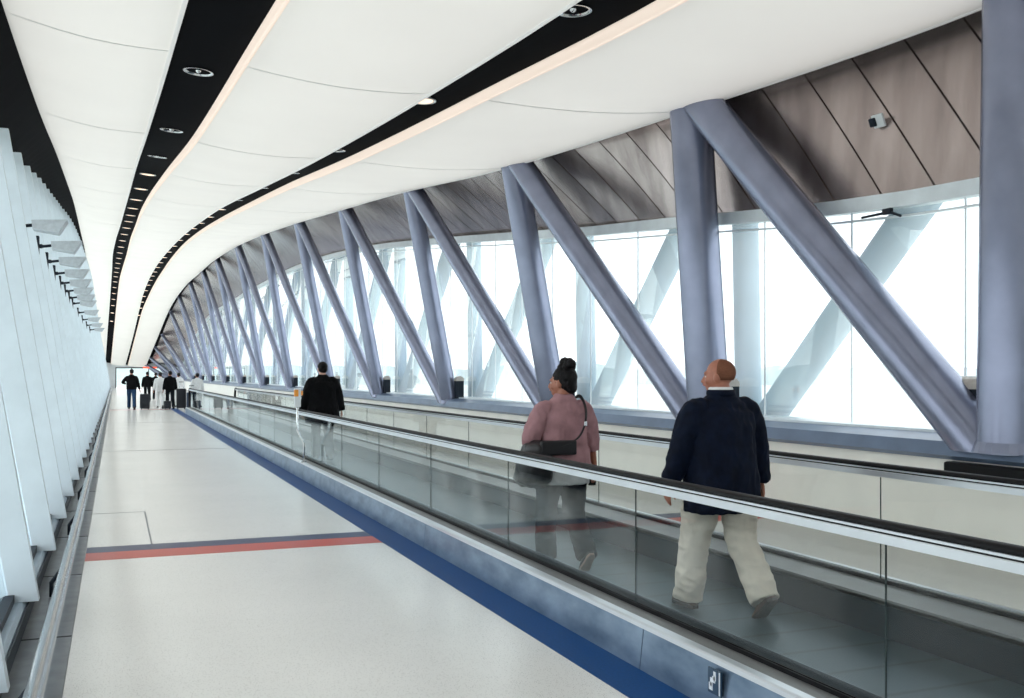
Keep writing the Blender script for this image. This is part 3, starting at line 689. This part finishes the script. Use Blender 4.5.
def person(label, loc, rz, H=1.74, S=None, detail=True, **k):
    S = dict(dict(skin='skin_b', girth=1.0, top='black_cloth', legs='dark_cloth', shoe='leather', sole='sole', hair='hair_black', hairkind='short',
                  anL=(-0.10, 0.28, 0.09), anR=(0.11, -0.30, 0.12), toeL=0.0, toeR=-0.6, wrL=(-0.30, 0.06, 0.80), wrR=(0.30, 0.0, 0.80), hy=0.3, hp=0.0,
                  coat_z=0.78, coat_w=1.0, low_w=1.0, hs=1.0, legr=1.0, belly=0.0, lean=0.0, sleeve=1.0, armr=1.0), **k)
    e = empty('person', loc, rz); tag(e, label, 'person'); e.scale = (H / 1.74,) * 3
    vx = 0.0075 if detail else 0.018
    G = S['girth']; sw = 0.185 * (0.6 + 0.4 * G)
    lean = S['lean']
    hipz = 0.93
    hL, hR = Vector((-0.095 * G, 0, hipz)), Vector((0.095 * G, 0, hipz))
    kL, aL = ik(hL, S['anL'], 0.44, 0.42, (0, 1, 0)); kR, aR = ik(hR, S['anR'], 0.44, 0.42, (0, 1, 0))
    shL, shR = Vector((-sw, lean, 1.43)), Vector((sw, lean, 1.43))
    eL, wL = ik(shL, S['wrL'], 0.30, 0.27, (-0.5, -1, 0)); eR, wR = ik(shR, S['wrR'], 0.30, 0.27, (0.5, -1, 0))
    hm = Matrix.Translation((0, 0.03 + lean * 1.15, 1.62)) @ Matrix.Rotation(S['hy'], 4, 'Z') @ Matrix.Rotation(S['hp'], 4, 'X') @ Matrix.Scale(S['hs'], 4)
    # body -----------------------------------------------------------
    b = MB()
    torso(b, [(0, 0, 0.84, 0.12 * G, 0.08 * G), (0, 0, 0.95, 0.135 * G, 0.10 * G), (0, lean * .3, 1.10, 0.12 * G, 0.085 * G), (0, lean * .7, 1.30, 0.14 * G, 0.095 * G), (0, lean, 1.40, 0.12, 0.065), (0, lean, 1.46, 0.065, 0.06), (0, lean + .01, 1.53, 0.056 + 0.016 * (G - 1), 0.06 + 0.012 * (G - 1)), (0, lean + .02, 1.60, 0.055, 0.06)])
    for h_, kn, an in ((hL, kL, aL), (hR, kR, aR)):
        P, R_ = curve([h_ + Vector((0, 0, 0.03)), h_.lerp(kn, .5), kn, kn.lerp(an, .35), an], [0.085, 0.068, 0.050, 0.048, 0.034]); b.tube(P, R_, 14)
        b.tube([an + Vector((0, -0.02, -0.01)), an + Vector((0, 0.09, -0.04))], [0.032, 0.025], 10)
    for i, (sh, el, wr) in enumerate(((shL, eL, wL), (shR, eR, wR))):
        P, R_ = curve([Vector((sh.x * .4, sh.y, 1.38)), sh + Vector((0, 0, -0.06)), sh.lerp(el, .5), el, el.lerp(wr, .4), wr], [0.04, 0.045, 0.042, 0.034, 0.034, 0.024]); b.tube(P, R_, 12)
        s_ = -1 if i == 0 else 1
        if detail: hand(b, wr, (wr - el).normalized() + Vector((0, 0, -0.4)), (-s_, 0.15, 0), (1 if i == 0 else -1) * 1.0, S.get('curl', 0.6))
        else: b.tube([wr, wr + (wr - el).normalized() * 0.15], [0.03, 0.02], 8)
    head_parts(b, hm, 0.008 * (G - 1) / 0.3 if G > 1 else 0)
    remesh(b, 'body', M[S['skin']], e, vx, smooth_it=2)
    # eyes, lips
    if detail:
        for s_ in (-1, 1): 
            MB().ell(hm @ Vector((s_ * 0.031, 0.0785, 0.0)), (0.011, 0.007, 0.006)).build('eye', M['eye'], e, smooth=True)
        MB().tube([hm @ Vector((-0.02, 0.094, -0.058)), hm @ Vector((0, 0.106, -0.056)), hm @ Vector((0.02, 0.094, -0.058))], [0.003, 0.006, 0.003], 8).build('mouth', M['lips'], e, smooth=True)
    # trousers --------------------------------------------------------
    t = MB(); L = S['legr']
    torso(t, [(0, 0, 0.80, 0.13 * G, 0.10 * G), (0, 0, 0.90, 0.17 * G, 0.125 * G), (0, 0, 1.02, 0.15 * G, 0.11 * G)])
    for h_, kn, an in ((hL, kL, aL), (hR, kR, aR)):
        dn = (an - kn).normalized()
        P, R_ = curve([h_ + Vector((0, 0, 0.02)), h_.lerp(kn, .45), kn, kn.lerp(an, .5), an + dn * 0.035], [0.105 * L, 0.100 * L, 0.080 * L, 0.076 * L, 0.078 * L]); t.tube(P, R_, 18)
    remesh(t, 'trousers', M[S['legs']], e, vx * 1.1, 0.011 if detail else 0.0, 6, 3, (1, 1, 1.7), 3)
    # shoes
    for nm, an, kn, toe in (('shoe', aL, kL, S['toeL']), ('shoe', aR, kR, S['toeR'])):
        rot = Matrix.Rotation(toe, 4, 'X'); A = Matrix.Translation(an) @ rot
        s1 = MB()
        prof = [(-0.085, 0.030, 0.030, -0.035), (-0.05, 0.040, 0.045, -0.025), (0.02, 0.042, 0.040, -0.032), (0.09, 0.047, 0.028, -0.045), (0.15, 0.044, 0.022, -0.052), (0.19, 0.022, 0.014, -0.058)]
        rings = []
        for y_, rx, rz_, zc in prof:
            rings.append([A @ Vector((rx * math.cos(q), y_, zc - 0.01 + rz_ * math.sin(q))) for q in [2 * math.pi * j / 16 for j in range(16)]])
        s1.loft(rings)
        so = s1.build(nm, M[S['shoe']], e, smooth=True)
        s2 = MB(); out = [(-0.095, 0.02), (-0.06, 0.038), (0.0, 0.036), (0.09, 0.048), (0.15, 0.045), (0.195, 0.018)]
        pts = [(x, y_) for y_, x in out] + [(-x, y_) for y_, x in out[::-1]]
        lo = [A @ Vector((x, y_, -0.09)) for x, y_ in pts]; hi = [A @ Vector((x, y_, -0.068)) for x, y_ in pts]
        s2.loft([lo, hi]); s2.build('shoe_sole', M[S['sole']], so)
    # top ------------------------------------------------------------
    c = MB(); W = S['coat_w']; cz = S['coat_z']; by = S['belly']
    lw = S['low_w']
    torso(c, [(0, by * .5, cz, 0.205 * W * lw, 0.150 * W * lw), (0, by, cz + 0.15, 0.205 * W * lw, 0.155 * W * lw), (0, by + lean * .4, 1.08, 0.197 * W * (lw + 1) / 2, 0.145 * W), (0, lean * .6, 1.25, 0.20 * W, 0.14 * W), (0, lean * .9, 1.36, 0.195 * W, 0.12 * W), (0, lean, 1.42, 0.165 * W, 0.10), (0, lean, 1.465, 0.115 + .02 * (W - 1), 0.085), (0, lean, 1.495, 0.085, 0.078), (0, lean + .005, 1.52, 0.070, 0.072)])
    for sh, el, wr in ((shL, eL, wL), (shR, eR, wR)):
        A_ = S['armr']; f_ = S['sleeve']; end = el.lerp(wr, f_)
        P, R_ = curve([Vector((sh.x * .55, sh.y, 1.405)), sh + Vector((0, 0, -0.045)), sh.lerp(el, .5) + Vector((0, 0, -0.01)), el, el.lerp(end, .5), end], [0.05 * A_, 0.068 * A_, 0.072 * A_, 0.066 * A_, 0.060 * A_, 0.050 * A_]); c.tube(P, R_, 18)
    remesh(c, S.get('topname', 'jacket'), M[S['top']], e, vx * 1.1, 0.010 if detail else 0.0, 8, 3, (1.4, 1, 0.8), 9)
    # hair -------------------------------------------------------------
    rows = []; nu, nv = 28, 14
    hk = S['hairkind']
    if hk == 'cropped':   # thin cropped band round the back and sides, bald above
        for j in range(9):
            v = -0.60 + 2.1 * j / 8
            rows.append([hm @ Vector((0.0845 * math.cos(v) * math.sin(u), -0.012 - 0.099 * math.cos(v) * math.cos(u), 0.028 + 0.0885 * math.sin(v))) for u in [-1.65 + 3.3 * i / 20 for i in range(21)]])
        o = MB().grid(rows).build('hair', M[S['hair']], e, smooth=True)
        sd = o.modifiers.new('s', 'SOLIDIFY'); sd.thickness = 0.004; sd.offset = 0
    else:
        hb = MB(); r4 = hm.to_3x3().to_4x4()
        hb.ell(hm @ Vector((0, -0.024, 0.042)), (0.087, 0.098, 0.090), r4)
        hb.ell(hm @ Vector((0, -0.045, 0.0)), (0.080, 0.075, 0.075), r4)
        if hk == 'bun':
            hb.ell(hm @ Vector((0, -0.075, -0.035)), (0.060, 0.045, 0.05), r4)
            for q in range(9):
                a = q * 0.7; hb.ell(hm @ Vector((0.060 * math.cos(a), -0.05 + 0.05 * math.sin(a * 1.7), 0.140 + 0.026 * math.sin(a))), (0.038, 0.038, 0.034), r4)
        remesh(hb, 'hair', M[S['hair']], e, vx, 0.006 if detail else 0, 28, 1)
    e['_j'] = 0; del e['_j']
    return e, dict(hm=hm, wL=wL, wR=wR, shL=shL, shR=shR, eR=eR, lean=lean)

# man in navy blazer
man, J = person('heavy balding man in a navy blazer and stone trousers walking on the moving walkway', (3.85, 5.82, 0.0), 0.0, 1.72,
    skin='skin_a', girth=1.3, top='navy_cloth', legs='chino', shoe='brown_shoe', hair='hair_grey', hairkind='cropped',
    anL=(-0.14, 0.20, 0.095), anR=(0.13, -0.30, 0.155), toeL=0.0, toeR=-0.75, wrL=(-0.37, 0.10, 0.83), wrR=(0.37, 0.04, 0.80), hy=0.75,
    coat_z=0.70, coat_w=1.20, low_w=1.10, legr=1.30, belly=0.0, lean=0.0, armr=1.28, hs=1.04)
cm = MB(); cm.tube([(0.062 * math.cos(q) * 1.22, 0.012 + 0.066 * math.sin(q) * 1.2, 1.528) for q in [2 * math.pi * j / 20 for j in range(21)]], [(0.010, 0.022)] * 21, 8); cm.build('shirt_collar', M['white_cloth'], man, smooth=True)
cm = MB(); cm.tube([(0.070 * math.cos(q) * 1.25, 0.008 + 0.070 * math.sin(q) * 1.25, 1.505) for q in [2 * math.pi * j / 20 for j in range(21)]], [(0.014, 0.026)] * 21, 8); cm.build('lapel_collar', M['navy_cloth'], man, smooth=True)
# woman with shoulder bag
wom, J = person('woman with black hair bun, dusty pink top and dark trousers on the moving walkway', (3.49, 7.62, 0.0), 0.0, 1.66,
    skin='skin_b', girth=1.12, top='pink', legs='dark_cloth', shoe='leather', sole='sole_beige', hair='hair_black', hairkind='bun',
    anL=(-0.10, 0.16, 0.095), anR=(0.10, -0.24, 0.16), toeL=0.0, toeR=-0.8, wrL=(-0.25, 0.24, 1.02), wrR=(0.32, 0.02, 0.83), hy=0.75, hs=1.12,
    coat_z=0.86, coat_w=1.02, low_w=1.12, legr=1.15, sleeve=0.45, armr=1.15, topname='blouse', curl=0.9)
sh = MB(); torso(sh, [(0, 0, 0.74, 0.225, 0.17), (0, 0, 0.86, 0.222, 0.168), (0, 0, 0.95, 0.20, 0.15)])
remesh(sh, 'shirt_tail', M['grey_shirt'], wom, 0.009, 0.010, 9, 2)
MB().tube([J['wR'] + Vector((0.0, 0.02, -0.05)), J['wR'] + Vector((0.0, 0.05, -0.17))], [(0.036, 0.007), (0.036, 0.007)], 10).build('phone_temp', M['leather'], wom)
o = [x for x in COL.objects if x.name == 'phone_temp'][0]; me = o.data; bpy.data.objects.remove(o)
ph = bpy.data.objects.new('phone', me); COL.objects.link(ph); ph.matrix_world = Matrix.Translation((3.49, 7.62, 0)) @ Matrix.Scale(1.66 / 1.74, 4)
tag(ph, 'dark phone held in the right hand of the woman in pink', 'phone')
bag = empty('shoulder_bag', (3.49, 7.62, 0.0)); tag(bag, 'black leather shoulder bag slung at the left hip of the woman in pink', 'bag')
bb = MB(); torso(bb, [(-0.30, -0.06, 0.70, 0.10, 0.10), (-0.31, -0.07, 0.76, 0.15, 0.16), (-0.30, -0.07, 0.90, 0.14, 0.17), (-0.27, -0.07, 1.03, 0.11, 0.15), (-0.24, -0.06, 1.07, 0.08, 0.12)])
remesh(bb, 'bag_body', M['leather'], bag, 0.010, 0.008, 9, 3)
bb = MB(); bb.tube(curve([(-0.22, -0.19, 1.02), (-0.10, -0.215, 1.04), (0.04, -0.205, 1.10), (0.11, -0.185, 1.22), (0.135, -0.14, 1.34), (0.13, -0.03, 1.435), (0.08, 0.08, 1.36), (-0.1, 0.18, 1.15), (-0.25, 0.10, 1.0)], [0.01] * 9)[0], [(0.016, 0.006)] * 41, 8); bb.build('strap', M['leather'], bag, smooth=True)
bb = MB(); bb.box(-0.30, 0.02, -0.225, -0.19, 0.96, 1.08, bev=0.014); bb.build('bag_flap', M['leather'], bag)
MB().box(0.095, 0.12, -0.205, -0.192, 1.19, 1.23, bev=0.003).build('buckle', M['chrome'], bag)
# man in black coat
person('man in a bulky black coat seen from behind far along the moving walkway', (3.65, 18.9, 0.0), 0.0, 1.84,
    skin='skin_c', girth=1.1, top='black_cloth', legs='black_cloth', anL=(-0.10, 0.12, 0.09), anR=(0.10, -0.16, 0.10), toeR=-0.2,
    wrL=(-0.35, 0.05, 0.84), wrR=(0.35, 0.0, 0.82), coat_z=0.66, coat_w=1.22, low_w=1.2, armr=1.35, hy=0.1)
# distant travellers
def suitcase(loc, h, wd, label, m='case', rz=0.0):
    e = empty('suitcase', loc, rz); tag(e, label, 'suitcase')
    MB().box(-wd / 2, wd / 2, -0.14, 0.14, 0.05, h, bev=0.04).build('shell', M[m], e)
    for sx_ in (-1, 1):
        MB().tube([(sx_ * 0.09, -0.11, h - 0.02), (sx_ * 0.09, -0.11, h + 0.30)], 0.010, 8).build('pull_rod', M['chrome'], e)
        for sy in (-1, 1): MB().cyl((sx_ * (wd / 2 - 0.06), sy * 0.10, 0.03), 0.03, 0.025, 14, mtx=Matrix.Rotation(math.pi / 2, 4, 'Y')).build('wheel', M['rubber'], e)
    MB().box(-0.11, 0.11, -0.125, -0.095, h + 0.29, h + 0.32, bev=0.01).build('pull_handle', M['rubber'], e)
    MB().box(-wd / 2 + 0.05, wd / 2 - 0.05, -0.155, -0.135, 0.18, h - 0.1, bev=0.01).build('front_pocket', M[m], e)
    return e
person('man in a black top and blue jeans walking away on the left aisle', (0.70, 48.7, 0), 0, 1.84, detail=False, top='black_cloth', legs='jeans', coat_z=0.86, wrL=(-0.26, 0.20, 1.12), wrR=(0.34, 0.0, 0.82), coat_w=1.05)
suitcase((1.26, 48.4, 0), 0.72, 0.42, 'black suitcase pulled by the man in blue jeans')
person('person in a white shirt standing at the end of the moving walkway', (1.98, 50.0, 0), 0, 1.70, detail=False, top='white_cloth', legs='white_cloth', coat_z=0.80, wrR=(0.3, 0, 0.8))
person('person in black beside the one in white, near the walkway end', (2.38, 49.1, 0), 0.1, 1.76, detail=False, top='black_cloth', legs='dark_cloth', coat_z=0.84)
suitcase((2.84, 48.5, 0), 0.95, 0.42, 'tall black suitcase beside the person in black')
suitcase((2.22, 48.2, 0), 0.40, 0.32, 'small black bag on wheels at the feet of the person in black')
person('person in a white top with a dark pack, right of the walkway end', (2.86, 51.0, 0), 0, 1.68, detail=False, top='white_cloth', legs='white_cloth', coat_z=0.84)
suitcase((3.24, 47.8, 0), 0.78, 0.42, 'dark blue suitcase seen through the glass at the walkway end', 'case_blue')
person('traveller in dark blue trousers stepping off the far end of the walkway', (3.50, 47.9, 0), 0, 1.66, detail=False, top='grey_shirt', legs='jeans', coat_z=0.86)
person('distant person in black right of the man in jeans', (1.75, 62.0, 0), 0, 1.75, detail=False, top='black_cloth', legs='black_cloth')
person('distant person in dark clothes farthest down the hall', (2.35, 66.0, 0), 0, 1.70, detail=False, top='black_cloth', legs='dark_cloth')
person('distant person in dark grey between the two groups', (2.9, 60.0, 0), 0, 1.68, detail=False, top='dark_cloth', legs='dark_cloth')
# bin on the left far side
